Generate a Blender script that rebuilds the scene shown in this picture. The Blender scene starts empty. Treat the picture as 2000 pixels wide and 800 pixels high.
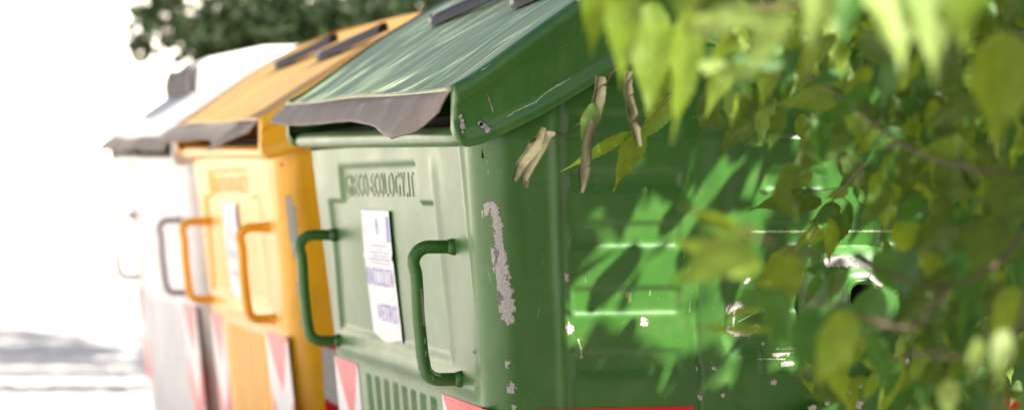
import bpy, bmesh, math, random
import numpy as np
from mathutils import Vector, Matrix, Quaternion, noise
sc = bpy.context.scene
col = sc.collection
R = math.radians

# ---------------------------------------------------------------- camera, sky, sun, exposure
FPX = 4700.0
TH = math.atan(1280 / FPX)
PT = math.atan(32 / FPX)
CAMZ = 1.3
cd = bpy.data.cameras.new('camera'); cam = bpy.data.objects.new('camera', cd); col.objects.link(cam)
cd.sensor_width = 36; cd.lens = 36 * FPX / 2000
cd.clip_start = 0.05; cd.clip_end = 2000
cam.location = (0, 0, CAMZ)
cam.rotation_euler = (math.pi / 2 - PT, 0, -TH)
cd.dof.use_dof = True; cd.dof.focus_distance = 4.72; cd.dof.aperture_fstop = 2.75; cd.dof.aperture_blades = 0
sc.camera = cam
SUN = Vector((0.42, -0.62, 0.66)).normalized()
w = bpy.data.worlds.new('World'); sc.world = w; w.use_nodes = True
nt = w.node_tree; bg = nt.nodes['Background']
sky = nt.nodes.new('ShaderNodeTexSky'); sky.sky_type = 'NISHITA'; sky.sun_disc = False
sky.sun_elevation = math.asin(SUN.z); sky.sun_rotation = math.atan2(SUN.x, SUN.y)
sky.air_density = 1.0; sky.dust_density = 2.5; sky.ozone_density = 0.6
nt.links.new(sky.outputs[0], bg.inputs[0]); bg.inputs[1].default_value = 0.05
sl = bpy.data.lights.new('sun', 'SUN'); so = bpy.data.objects.new('sun', sl); col.objects.link(so)
sl.energy = 5.0; sl.angle = R(0.5); sl.color = (1, 0.94, 0.85)
so.rotation_euler = SUN.to_track_quat('Z', 'Y').to_euler()
sc.view_settings.view_transform = 'Standard'; sc.view_settings.look = 'None'
sc.view_settings.gamma = 1; sc.view_settings.use_curve_mapping = False
sc.view_settings.exposure = 1.76
sc.render.engine = 'CYCLES'
sc.cycles.max_bounces = 8; sc.cycles.transparent_max_bounces = 8

CAM = Vector((0, 0, CAMZ))
RV = Vector((math.cos(TH), -math.sin(TH), 0))
FV = Vector((math.sin(TH) * math.cos(PT), math.cos(TH) * math.cos(PT), -math.sin(PT)))
UV = RV.cross(FV)
def at(x, y, d): return CAM + (FV + RV * ((x - 1000) / FPX) + UV * ((400 - y) / FPX)) * d
def pix(P):
    v = P - CAM; d = v.dot(FV)
    if d < 0.05: return (9e9, 9e9, d)
    return (1000 + FPX * v.dot(RV) / d, 400 - FPX * v.dot(UV) / d, d)

# ---------------------------------------------------------------- helpers
def tag(o, label=None, cat=None, group=None, kind=None):
    if label: o['label'] = label
    if cat: o['category'] = cat
    if group: o['group'] = group
    if kind: o['kind'] = kind
    return o
def empty(name, loc, rz=0):
    o = bpy.data.objects.new(name, None); col.objects.link(o); o.location = loc; o.rotation_euler = (0, 0, rz)
    o.empty_display_size = .2
    return o
def mesh(name, verts, faces, mats, parent=None, smooth=True, midx=None, label=None):
    me = bpy.data.meshes.new(name); me.from_pydata([tuple(v) for v in verts], [], faces)
    for m in (mats if isinstance(mats, (list, tuple)) else [mats]): me.materials.append(m)
    if smooth: me.polygons.foreach_set('use_smooth', [True] * len(me.polygons))
    if midx is not None: me.polygons.foreach_set('material_index', midx)
    me.update()
    o = bpy.data.objects.new(name, me); col.objects.link(o)
    if parent: o.parent = parent
    if label: o['label'] = label
    return o
class MB:
    def __init__(s): s.v = []; s.f = []; s.m = []
    def add(s, v, f, m=0):
        b = len(s.v); s.v += [tuple(x) for x in v]; s.f += [tuple(b + i for i in q) for q in f]; s.m += [m] * len(f)
    def box(s, x0, x1, y0, y1, z0, z1, m=0):
        v = [(x, y, z) for x in (x0, x1) for y in (y0, y1) for z in (z0, z1)]
        s.add(v, [(0, 1, 3, 2), (4, 6, 7, 5), (0, 4, 5, 1), (2, 3, 7, 6), (0, 2, 6, 4), (1, 5, 7, 3)], m)
    def tube(s, pts, rad, n=12, m=0, cap=True):
        pts = [Vector(p) for p in pts]; k = len(pts)
        rad = rad if isinstance(rad, (list, tuple)) else [rad] * k
        t0 = (pts[1] - pts[0]).normalized(); up = t0.orthogonal().normalized(); v = []
        for i, p in enumerate(pts):
            t = (pts[min(i + 1, k - 1)] - pts[max(i - 1, 0)]).normalized()
            up = (up - t * up.dot(t)).normalized(); b = t.cross(up)
            for j in range(n):
                a = 2 * math.pi * j / n; v.append(p + (up * math.cos(a) + b * math.sin(a)) * rad[i])
        f = [(i * n + j, i * n + (j + 1) % n, (i + 1) * n + (j + 1) % n, (i + 1) * n + j) for i in range(k - 1) for j in range(n)]
        if cap: f += [tuple(range(n))[::-1], tuple((k - 1) * n + j for j in range(n))]
        s.add(v, f, m)
    def grid(s, P, m=0, wrap=False):
        # P[i][j]
        ni, nj = len(P), len(P[0]); v = [p for row in P for p in row]
        f = [(i * nj + j, (i + 1) * nj + j, (i + 1) * nj + j + 1, i * nj + j + 1) for i in range(ni - 1) for j in range(nj - 1)]
        s.add(v, f, m)
    def build(s, name, mats, parent=None, smooth=True, label=None):
        return mesh(name, s.v, s.f, mats, parent, smooth, s.m, label)
def sst(a, b, x):
    t = np.clip((x - a) / (b - a), 0, 1); return t * t * (3 - 2 * t)
def bevel(o, wd, seg=2):
    m = o.modifiers.new('bevel', 'BEVEL'); m.width = wd; m.segments = seg; m.limit_method = 'ANGLE'; m.angle_limit = R(40)
    return o

# ---------------------------------------------------------------- materials
def nodes(name):
    m = bpy.data.materials.new(name); m.use_nodes = True
    t = m.node_tree; return m, t, t.nodes['Principled BSDF'], t.nodes, t.links
def ramp(N, p0, c0, p1, c1):
    r = N.new('ShaderNodeValToRGB'); e = r.color_ramp.elements
    e[0].position = p0; e[0].color = (*c0, 1); e[1].position = p1; e[1].color = (*c1, 1); return r
def coords(N, L, scale=(1, 1, 1)):
    tc = N.new('ShaderNodeTexCoord'); mp = N.new('ShaderNodeMapping'); mp.inputs['Scale'].default_value = scale
    L.new(tc.outputs['Object'], mp.inputs[0]); return mp.outputs[0]
def nz(N, L, v, scale, detail=4, rough=.55):
    n = N.new('ShaderNodeTexNoise'); n.inputs['Scale'].default_value = scale; n.inputs['Detail'].default_value = detail
    n.inputs['Roughness'].default_value = rough; L.new(v, n.inputs['Vector']); return n.outputs[0]
def mixc(N, L, fac, a, b, mode='MIX'):
    m = N.new('ShaderNodeMix'); m.data_type = 'RGBA'; m.blend_type = mode
    for s, x in ((m.inputs[0], fac), (m.inputs[6], a), (m.inputs[7], b)):
        if isinstance(x, (int, float)): s.default_value = x
        elif isinstance(x, tuple): s.default_value = (*x, 1)
        else: L.new(x, s)
    return m.outputs[2]
def paint(name, c, dust=(.45, .42, .33), damt=.10, rough=.30, wobble=.25, streak=False, grime=.45):
    m, t, P, N, L = nodes(name)
    v = coords(N, L)
    big = nz(N, L, v, 3.2, 5, .6); fine = nz(N, L, v, 55, 4, .6); mid = nz(N, L, v, 14, 5, .65)
    r1 = ramp(N, .35, tuple(x * .86 for x in c), .68, tuple(min(1, x * 1.10) for x in c)); L.new(big, r1.inputs[0])
    rd = ramp(N, .48, (0, 0, 0), .78, (1, 1, 1)); L.new(mid, rd.inputs[0])
    md = N.new('ShaderNodeMath'); md.operation = 'MULTIPLY'; L.new(rd.outputs[0], md.inputs[0]); md.inputs[1].default_value = damt
    out = mixc(N, L, md.outputs[0], r1.outputs[0], dust)
    # grime washed down the sheet
    vg = coords(N, L, (16, 16, 1.1)); ng = nz(N, L, vg, 1.6, 6, .7)
    rg = ramp(N, .50, (0, 0, 0), .74, (grime, grime, grime)); L.new(ng, rg.inputs[0])
    out = mixc(N, L, rg.outputs[0], out, tuple(x * .45 + .02 for x in c))
    vh = coords(N, L, (60, 60, 5)); nh = nz(N, L, vh, 1.0, 3, .6)
    rh = ramp(N, .70, (0, 0, 0), .73, (.35, .35, .35)); L.new(nh, rh.inputs[0])
    out = mixc(N, L, rh.outputs[0], out, dust)
    # fine specks of grit and paint nicks
    vo = N.new('ShaderNodeTexVoronoi'); vo.inputs['Scale'].default_value = 38; L.new(v, vo.inputs['Vector'])
    sp = ramp(N, .035, (1, 1, 1), .06, (0, 0, 0)); L.new(vo.outputs['Distance'], sp.inputs[0])
    ms = N.new('ShaderNodeMath'); ms.operation = 'MULTIPLY'; L.new(sp.outputs[0], ms.inputs[0]); ms.inputs[1].default_value = .30
    out = mixc(N, L, ms.outputs[0], out, dust)
    if streak:  # pale streaks: blurred reflections and dust painted into the lid colour
        v2 = coords(N, L, (.7, 9, .7)); s = nz(N, L, v2, 3.0, 6, .7)
        rs = ramp(N, .36, (0, 0, 0), .72, (1, 1, 1)); L.new(s, rs.inputs[0])
        out = mixc(N, L, rs.outputs[0], out, streak)
        v3 = coords(N, L, (.5, 14, .5)); s3 = nz(N, L, v3, 2.1, 3, .6)
        r3 = ramp(N, .56, (0, 0, 0), .64, (.8, .8, .8)); L.new(s3, r3.inputs[0])
        out = mixc(N, L, r3.outputs[0], out, tuple(min(1, x * 1.9) for x in streak))
    L.new(out, P.inputs['Base Color'])
    P.inputs['Coat Weight'].default_value = .35; P.inputs['Coat Roughness'].default_value = .62; P.inputs['Coat IOR'].default_value = 1.5; P.inputs['Sheen Weight'].default_value = .06; P.inputs['Sheen Roughness'].default_value = .35; P.inputs['Sheen Tint'].default_value = (1, .9, .66, 1); P.inputs['IOR'].default_value = 1.52
    rr = N.new('ShaderNodeMapRange'); rr.inputs[3].default_value = rough - .06; rr.inputs[4].default_value = rough + .14
    L.new(mid, rr.inputs[0]); L.new(rr.outputs[0], P.inputs['Roughness'])
    b = N.new('ShaderNodeBump'); b.inputs['Strength'].default_value = wobble; b.inputs['Distance'].default_value = .002
    a = N.new('ShaderNodeMath'); a.operation = 'ADD'; L.new(nz(N, L, v, 9, 3), a.inputs[0])
    k = N.new('ShaderNodeMath'); k.operation = 'MULTIPLY'; L.new(fine, k.inputs[0]); k.inputs[1].default_value = .12; L.new(k.outputs[0], a.inputs[1])
    L.new(a.outputs[0], b.inputs['Height']); L.new(b.outputs[0], P.inputs['Normal'])
    return m
def simple(name, c, rough=.6, var=.25, sc_=20, bump=.3, metal=0, bd=.002):
    m, t, P, N, L = nodes(name); v = coords(N, L); n = nz(N, L, v, sc_, 6, .65)
    r = ramp(N, .3, tuple(x * (1 - var) for x in c), .7, tuple(min(1, x * (1 + var)) for x in c)); L.new(n, r.inputs[0])
    L.new(r.outputs[0], P.inputs['Base Color']); P.inputs['Roughness'].default_value = rough; P.inputs['Metallic'].default_value = metal
    b = N.new('ShaderNodeBump'); b.inputs['Strength'].default_value = bump; b.inputs['Distance'].default_value = bd
    L.new(n, b.inputs['Height']); L.new(b.outputs[0], P.inputs['Normal']); return m
GREEN = (.034, .138, .013)
M = {}
M['green'] = paint('green_paint', GREEN, dust=(.48, .46, .20), damt=.08, rough=.33)
M['green_lid'] = paint('green_lid_with_reflection', (.16, .29, .13), streak=(.42, .50, .30), rough=.55, grime=.2)  # pale base and streaks hold painted reflection as well as dust
M['green_rim'] = paint('green_rim', (.42, .42, .24), rough=.5)
M['orange'] = paint('orange_paint', (.92, .43, .003), dust=(.6, .5, .35), rough=.33)
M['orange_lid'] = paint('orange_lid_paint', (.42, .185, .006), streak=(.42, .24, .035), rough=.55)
M['orange_rim'] = paint('orange_rim', (.7, .5, .25), rough=.5)
M['white'] = paint('white_paint', (.74, .71, .71), dust=(.7, .67, .62), rough=.4, grime=.12)
M['white_tube'] = simple('pale_grey_tube', (.42, .39, .42), .4, .1)
M['white_lid'] = paint('white_lid_paint', (.60, .59, .60), streak=(.54, .53, .52), rough=.4)
M['white_rim'] = paint('white_rim', (.72, .68, .6), rough=.5)
M['rubber'] = simple('grey_rubber', (.24, .20, .172), .75, .18, 9, .4)
M['dark_rubber'] = simple('dark_rubber', (.035, .035, .045), .65, .2, 14, .3)
M['steel'] = simple('dull_steel', (.35, .34, .33), .4, .2, 30, .2, metal=.8)
M['dark'] = simple('dark_inside', (.012, .011, .010), .9, .2)  # near-black colour stands for shade inside the bin and socket
M['chip'] = simple('bare_metal_chip', (.43, .405, .39), .7, .45, 300, .9, bd=.0015)
M['chip_edge'] = simple('rust_edge', (.26, .20, .16), .8, .4, 200, .5)
M['scratch_glint'] = simple('scratch_glint', (.30, .42, .22), .6, .3, 100)
M['paper'] = simple('paper', (.78, .77, .80), .55, .03, 3, .15)
M['ink'] = simple('violet_ink', (.28, .28, .60), .6, .15, 60)
M['grey_ink'] = simple('grey_ink', (.38, .38, .46), .6, .1, 60)
M['bark'] = simple('bark', (.13, .10, .075), .85, .35, 18, .8, bd=.01)
M['twig'] = simple('twig', (.085, .055, .022), .6, .3, 60, .5)
M['road'] = simple('sunny_concrete', (.56, .53, .50), .85, .12, 6, .4, bd=.004)
M['pave'] = simple('pale_pavement', (.50, .47, .44), .85, .1, 5, .4, bd=.004)
M['kerb'] = simple('kerb_stone', (.52, .50, .47), .8, .1, 12, .3)
M['plaster'] = simple('pale_plaster', (.80, .76, .68), .85, .05, 2.5, .3, bd=.004)
M['stone'] = simple('coping_stone', (.62, .58, .50), .8, .1, 5, .3)
M['soil'] = simple('dark_soil', (.07, .055, .035), .95, .4, 14, .8, bd=.01)
M['tyre'] = simple('tyre', (.03, .03, .03), .7, .2)
def reflective(name, c):
    m, t, P, N, L = nodes(name); v = coords(N, L); n = nz(N, L, v, 60, 3)
    r = ramp(N, .3, tuple(x * .88 for x in c), .7, c); L.new(n, r.inputs[0]); L.new(r.outputs[0], P.inputs['Base Color'])
    P.inputs['Roughness'].default_value = .32; return m
M['red'] = reflective('red_film', (.66, .010, .012)); M['wht'] = reflective('white_film', (.66, .64, .66))
def leafmat(name, c, ct, tr=.45, rough=.55):
    m, t, P, N, L = nodes(name)
    uv = N.new('ShaderNodeUVMap'); sep = N.new('ShaderNodeSeparateXYZ'); L.new(uv.outputs[0], sep.inputs[0])
    # side veins : wave running obliquely from the midrib (u in -1..1 across, v along)
    ab = N.new('ShaderNodeMath'); ab.operation = 'ABSOLUTE'; L.new(sep.outputs[0], ab.inputs[0])
    ma = N.new('ShaderNodeMath'); ma.operation = 'MULTIPLY_ADD'; L.new(ab.outputs[0], ma.inputs[0]); ma.inputs[1].default_value = -.20; L.new(sep.outputs[1], ma.inputs[2])
    fr = N.new('ShaderNodeMath'); fr.operation = 'MULTIPLY'; L.new(ma.outputs[0], fr.inputs[0]); fr.inputs[1].default_value = 9
    f2 = N.new('ShaderNodeMath'); f2.operation = 'FRACT'; L.new(fr.outputs[0], f2.inputs[0])
    rv = ramp(N, .0, (1, 1, 1), .14, (0, 0, 0)); L.new(f2.outputs[0], rv.inputs[0])
    rm = ramp(N, .02, (1, 1, 1), .06, (0, 0, 0)); L.new(ab.outputs[0], rm.inputs[0])
    mx = N.new('ShaderNodeMath'); mx.operation = 'MAXIMUM'; L.new(rv.outputs[0], mx.inputs[0]); L.new(rm.outputs[0], mx.inputs[1])
    geo = N.new('ShaderNodeNewGeometry'); rnd = ramp(N, 0, tuple(x * .72 for x in c), 1, tuple(x * 1.28 for x in c)); L.new(geo.outputs['Random Per Island'], rnd.inputs[0])
    v = coords(N, L); blot = ramp(N, .35, (.8, .8, .8), .7, (1.1, 1.1, 1.0)); L.new(nz(N, L, v, 45, 4), blot.inputs[0])
    base = mixc(N, L, 1.0, rnd.outputs[0], blot.outputs[0], 'MULTIPLY')
    mk = N.new('ShaderNodeMath'); mk.operation = 'MULTIPLY'; L.new(mx.outputs[0], mk.inputs[0]); mk.inputs[1].default_value = .35
    base = mixc(N, L, mk.outputs[0], base, tuple(min(1, x * 2.0 + .03) for x in c))
    L.new(base, P.inputs['Base Color']); P.inputs['Roughness'].default_value = rough
    b = N.new('ShaderNodeBump'); b.inputs['Strength'].default_value = .5; b.inputs['Distance'].default_value = .0006; b.invert = True
    L.new(mx.outputs[0], b.inputs['Height']); L.new(b.outputs[0], P.inputs['Normal'])
    tl = N.new('ShaderNodeBsdfTranslucent')
    tcol = mixc(N, L, 1.0, blot.outputs[0], ct, 'MULTIPLY'); L.new(tcol, tl.inputs[0])
    ms = N.new('ShaderNodeMixShader'); ms.inputs[0].default_value = tr
    L.new(P.outputs[0], ms.inputs[1]); L.new(tl.outputs[0], ms.inputs[2]); L.new(ms.outputs[0], N['Material Output'].inputs[0])
    return m
M['leaf'] = leafmat('fresh_leaf', (.12, .20, .016), (.38, .50, .020))
M['leaf_dark'] = leafmat('shaded_leaf', (.060, .115, .014), (.18, .27, .012), .38)  # darker tone paints shade into the leaf colour
M['leaf_pale'] = leafmat('sunlit_leaf', (.26, .38, .10), (.50, .62, .14), .5)  # pale tone paints direct sun into the leaf colour
M['leaf_green'] = leafmat('green_leaf', (.045, .13, .018), (.12, .30, .018), .42)
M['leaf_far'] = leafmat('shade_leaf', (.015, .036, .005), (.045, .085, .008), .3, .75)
M['dried'] = leafmat('dried_leaf', (.125, .115, .06), (.12, .11, .04), .25, .8)

# ---------------------------------------------------------------- the setting
def structure(o, kind='structure'): o['kind'] = kind; return o
b = MB(); b.box(-300, 300, -200, 400, -.5, 0); structure(b.build('ground', M['road'], smooth=False))
b = MB(); b.box(1.9, 14, -30, 11.0, .0, .12); o = structure(b.build('pavement', M['pave'], smooth=False))
b = MB(); b.box(.3, 1.747, -12, 4.3, -.01, .03); o = structure(b.build('added_dark_verge', M['soil'], smooth=False))  # dark strip added out of view to cut ground bounce on the bins
b = MB(); b.box(1.903, 9, -12, 4.3, .10, .14); o = structure(b.build('added_dark_bed', M['soil'], smooth=False))  # second dark patch, likewise added unseen to lower the bounced light
b = MB(); b.box(1.75, 1.897, -30, 11.0, .0, .13); o = structure(b.build('kerb', M['kerb'], smooth=False)); bevel(o, .02)
wl = empty('boundary_wall', (-5, 46, 0)); tag(wl, 'long tall pale plastered wall glaring in the sun behind the bins', 'wall')
b = MB(); b.box(-60, 70, 0, .5, 0, 7.2); b.build('wall_face', M['plaster'], wl, smooth=False)
b = MB(); b.box(-60.05, 70.05, -.08, .58, 7.202, 7.4); b.build('coping', M['stone'], wl, smooth=False)
for i in range(12):
    b = MB(); b.box(-58 + i * 11, -57.3 + i * 11, -.12, -.003, 0, 7.0); b.build('pilaster', M['plaster'], wl, smooth=False)
wl = empty('street_wall', (-16, -10, 0)); tag(wl, 'pale plastered wall along the far side of the street', 'wall')
b = MB(); b.box(-.5, 0, -10, 50, 0, 4.2); b.build('wall_face', M['plaster'], wl, smooth=False)
b = MB(); b.box(-.58, .08, -10.05, 50.05, 4.202, 4.38); b.build('coping', M['stone'], wl, smooth=False)

hd = empty('unseen_blocker', (0, -7, 0)); tag(hd, 'unseen dark leafy hedge across the street behind the viewer', 'blocker')  # added out of view to darken what the bin end reflects
mb = MB(); mb.grid([[(x, .9 * math.cos(a) * (1 + .18 * noise.noise(Vector((x * 1.7, a * 2, 0)))), 2.3 + 2.4 * math.sin(a) * (1 + .12 * noise.noise(Vector((x * 1.3, a * 2, 4))))) for a in np.linspace(-1.5, 4.6, 26)] for x in np.linspace(-7, 12, 120)])
mb.build('blocker_mass', simple('blocker_green', (.035, .06, .015), .8, .6, 9, 1, bd=.05), hd)
# ---------------------------------------------------------------- waste containers
TA, TB, ZL, ZB, RC = .10, .17, 1.40, .16, .075     # front taper, end taper, lip height, body bottom, corner radius
DEP = 1.60
PT_TOP = [(-.05, 1.495), (-.004, 1.519), (.065, 1.570), (.206, 1.669), (.38, 1.775), (.58, 1.85), (.80, 1.878), (1.02, 1.85), (1.22, 1.775), (1.394, 1.669), (1.535, 1.57), (1.604, 1.519), (1.65, 1.495)]
PT_BOT = [(-.05, 1.402), (-.040, 1.386), (-.024, 1.379), (.012, 1.388), (.134, 1.446), (.287, 1.536), (.45, 1.600), (.62, 1.63), (.80, 1.635), (.98, 1.63), (1.15, 1.60), (1.313, 1.536), (1.466, 1.446), (1.588, 1.388), (1.624, 1.379), (1.64, 1.386), (1.65, 1.402)]
def ip(P, x): return np.interp(x, [p[0] for p in P], [p[1] for p in P])
def smooth_ip(P, x):
    return sum(ip(P, x + k * .018) * wgt for k, wgt in ((-2, .1), (-1, .2), (0, .4), (1, .2), (2, .1)))
TILT = .018
def side_disp(u, z, dep):
    """inward displacement of an end face; u measured from the front edge"""
    h = np.zeros_like(u * z)
    # recessed slots of the left and right panels
    for (ua, ub) in ((.182, .425), (.60, .74), (.86, 1.04), (1.17, 1.42)):
        fu = sst(ua - .004, ua + .012, u) * (1 - sst(ub - .012, ub + .004, u))
        for (za, zb) in ((1.295, 1.340), (1.181, 1.235), (1.045, 1.104), (.92, .975), (1.40, 1.455), (1.50, 1.55)):
            h += .006 * fu * sst(za - .004, za + .014, z) * (1 - sst(zb - .012, zb + .004, z))
    # raised vertical ribs
    for (uc, wd, hh) in ((.163, .014, .009), (.505, .030, .009), (1.10, .03, .009), (1.445, .016, .006)):
        h -= hh * np.exp(-((u - uc) / wd) ** 2)
    # welded panel seam
    sx = .463 + .004 * np.sin(z * 23) + .002 * np.sin(z * 71)
    h += .006 * np.exp(-((u - sx) / .0035) ** 2) * (z < 1.13)
    # round dimple
    rr = np.sqrt((u - .575) ** 2 + (z - 1.015) ** 2)
    h += .010 * (1 - sst(.050, .068, rr)) * (z < 1.2)
    # gentle dents
    h += .004 * np.exp(-((u - .30) ** 2 + (z - .99) ** 2) / .006) + .003 * np.exp(-((u - .1) ** 2 + (z - 1.2) ** 2) / .01)
    h += .0015 * np.sin(u * 17 + z * 9) * np.sin(z * 13 - u * 5)
    return h
def front_disp(y, z, W):
    """inward displacement of the front; y from the near end"""
    c0, c1 = .40, W - .245
    h = np.zeros_like(y * z)
    main = sst(c0 - .014, c0 + .014, y) * (1 - sst(c1 - .004, c1 + .012, y)) * sst(.925, .955, z) * (1 - sst(1.262, 1.276, z))
    up = sst(c0 + .14, c0 + .17, y) * (1 - sst(c1 - .175, c1 - .16, y)) * sst(1.24, 1.262, z) * (1 - sst(1.345, 1.365, z))
    h += .010 * np.maximum(main, up)
    # soft outer ridges
    h -= .005 * np.exp(-((y - c0 + .02) / .03) ** 2) * sst(.93, .97, z) * (1 - sst(1.33, 1.38, z))
    h -= .004 * np.exp(-((y - .13) / .012) ** 2)
    h -= .006 * np.exp(-((z - .895) / .022) ** 2) * sst(.05, .12, y) * (1 - sst(W - .2, W - .12, y))
    # bottom slots
    n = int(round((W - 1.02) / .098)); y0 = .56
    for k in range(n):
        a = y0 + k * .10
        h += .010 * sst(a, a + .014, y) * (1 - sst(a + .052, a + .060, y)) * sst(.30, .33, z) * (1 - sst(.828, .842, z))
    # near vertical folded seam line
    h += .004 * np.exp(-((y - .055 - .003 * np.sin(z * 31)) / .004) ** 2)
    h += .0022 * np.sin(y * 7.3 + z * 4) * np.sin(z * 9 - y * 3.1) + .0012 * np.sin(y * 19) * np.sin(z * 15)
    return h
def body_point(kind, t, z, W):
    pass
def make_body(W, parent, mat):
    nz_ = 232; 
    yv = np.arange(0, W - 2 * RC + 1e-6, .0075) + RC
    xv = np.arange(0, DEP - 2 * RC + 1e-6, .0055) + RC
    xc = np.arange(0, DEP - 2 * RC + .05, .05) + RC; xc = xc * (DEP - 2 * RC) / (xc[-1] - RC) if False else np.linspace(RC, DEP - RC, 30)
    # perimeter list of (base x, base y, sx, sy, normal, tag)
    per = []
    # front from far to near, corner, near side, corner, back near to far, corner, far side
    for y in yv[::-1]: per.append(('f', 0., y, -1, 0))
    for a in np.linspace(0, 90, 13)[1:-1]: per.append(('c', RC - RC * math.cos(R(a)), RC - RC * math.sin(R(a)), -math.cos(R(a)), -math.sin(R(a))))
    for x in xv: per.append(('n', x, 0., 0, -1))
    for a in np.linspace(0, 90, 7)[1:-1]: per.append(('c', DEP - RC + RC * math.sin(R(a)), RC - RC * math.cos(R(a)), math.sin(R(a)), -math.cos(R(a))))
    for y in np.linspace(RC, W - RC, 24): per.append(('b', DEP, y, 1, 0))
    for a in np.linspace(0, 90, 7)[1:-1]: per.append(('c', DEP - RC + RC * math.cos(R(a)), W - RC + RC * math.sin(R(a)), math.cos(R(a)), math.sin(R(a))))
    for x in xc[::-1]: per.append(('s', x, W, 0, 1))
    for a in np.linspace(0, 90, 7)[1:-1]: per.append(('c', RC - RC * math.sin(R(a)), W - RC + RC * math.cos(R(a)), -math.sin(R(a)), math.cos(R(a))))
    n = len(per)
    bx = np.array([p[1] for p in per]); by = np.array([p[2] for p in per]); nx = np.array([p[3] for p in per]); ny = np.array([p[4] for p in per])
    kd = np.array([p[0] for p in per])
    top = np.maximum(ZL, smooth_ip(PT_BOT, bx) + .05); top = np.where(bx < .004, ZL + .0, top)
    tt = np.concatenate([np.linspace(0, .55, 70), np.linspace(.55, 1, nz_ - 69)[1:]])[:, None]
    Z = ZB + tt * (top[None, :] - ZB)
    dz = np.maximum(0, ZL - Z)
    fx = bx / DEP; fy = by / W
    # taper: interpolate between both edges
    X = bx + TA * dz * (1 - 1.5 * fx); Y = by + TB * dz * (1 - 2 * fy)
    U = bx[None, :] + 0 * Z
    dn = side_disp(U, Z, DEP) * sst(.0, .06, np.minimum(bx, DEP - bx))[None, :]
    Yl = Y
    df = front_disp(Yl, Z, W)
    edge = sst(0, .03, np.minimum(by - RC, W - RC - by))
    X = X + np.where(kd == 'f', 1, 0)[None, :] * df * np.maximum(edge, .0)[None, :]
    Y = Y + np.where(kd == 'n', 1, 0)[None, :] * dn * sst(0, .02, np.minimum(bx - RC, DEP - RC - bx))[None, :]
    V = np.stack([X, Y, Z], -1).reshape(-1, 3)
    m = Z.shape[0]
    F = [(i * n + j, i * n + (j + 1) % n, (i + 1) * n + (j + 1) % n, (i + 1) * n + j) for i in range(m - 1) for j in range(n)]
    F.append(tuple(range(n))[::-1])
    return mesh('body', V.tolist(), F, mat, parent)
def near_y(u, z):
    """local y of the near end face at distance u behind the (tapered) front edge"""
    dz = max(0, ZL - z); y = TB * dz
    if u < RC: y += RC - math.sqrt(max(0, RC * RC - (RC - u) ** 2))
    else: y += float(side_disp(np.array([u]), np.array([z]), DEP)[0]) * float(sst(0, .02, u - RC))
    return y
def near_x(u, z): return u + TA * max(0, ZL - z) * (1 - 1.5 * u / DEP)
def front_x(y, z, W): return TA * max(0, ZL - z) + float(front_disp(np.array([y]), np.array([z]), W)[0])

def strip_v(name, uv_rect, surf, mats, parent, pattern, off=.0016, n=(36, 60), label=None):
    """a sticker lying on a surface: pattern(s,t)->material index"""
    (a0, a1, z0, z1) = uv_rect; P = []
    for i in range(n[0] + 1):
        P.append([surf(a0 + (a1 - a0) * i / n[0], z0 + (z1 - z0) * j / n[1], off) for j in range(n[1] + 1)])
    v = [p for r in P for p in r]; nj = n[1] + 1; f = []; mi = []
    for i in range(n[0]):
        for j in range(n[1]):
            q = (i * nj + j, (i + 1) * nj + j, (i + 1) * nj + j + 1, i * nj + j + 1)
            s, t = (i + .5) / n[0], (j + .5) / n[1]
            # split along the diagonal so slanted stripes keep a clean edge
            for tri, (ds, dt) in (((q[0], q[1], q[2]), (.17, -.17)), ((q[0], q[2], q[3]), (-.17, .17))):
                f.append(tri); mi.append(pattern(s + ds / n[0], t + dt / n[1]))
    o = mesh(name, v, f, mats, parent, True, mi, label); return o

def flap(parent, W, seed, tips, mat):
    """rubber flap hanging from the lid edge: tips = list of (y, outward, drop, bottom shift)"""
    rnd = random.Random(seed); mb = MB(); P = []
    ys = np.linspace(0, 1, 90)
    for i, s in enumerate(ys):
        row = []
        yt = .0 + s * (W + .01); 
        o = np.interp(s, [t[0] for t in tips], [t[1] for t in tips]); d = np.interp(s, [t[0] for t in tips], [t[2] for t in tips]); sh = np.interp(s, [t[0] for t in tips], [t[3] for t in tips])
        zt = 1.489 + TILT * yt
        for j in range(13):
            t = j / 12
            wav = .0025 * math.sin(s * 21 + seed) * t + .002 * math.sin(s * 55 + seed * 2) * t * t
            x = -.052 - o * (t ** .8) + wav
            z = zt - d * t ** 1.15 + .0012 * math.sin(s * 19 + seed) * t
            row.append((x, yt + sh * t, z))
        P.append(row)
    mb.grid(P); ob = mb.build('rubber_flap', mat, parent)
    so_ = ob.modifiers.new('solid', 'SOLIDIFY'); so_.thickness = .005; so_.offset = 0
    return ob

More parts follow.
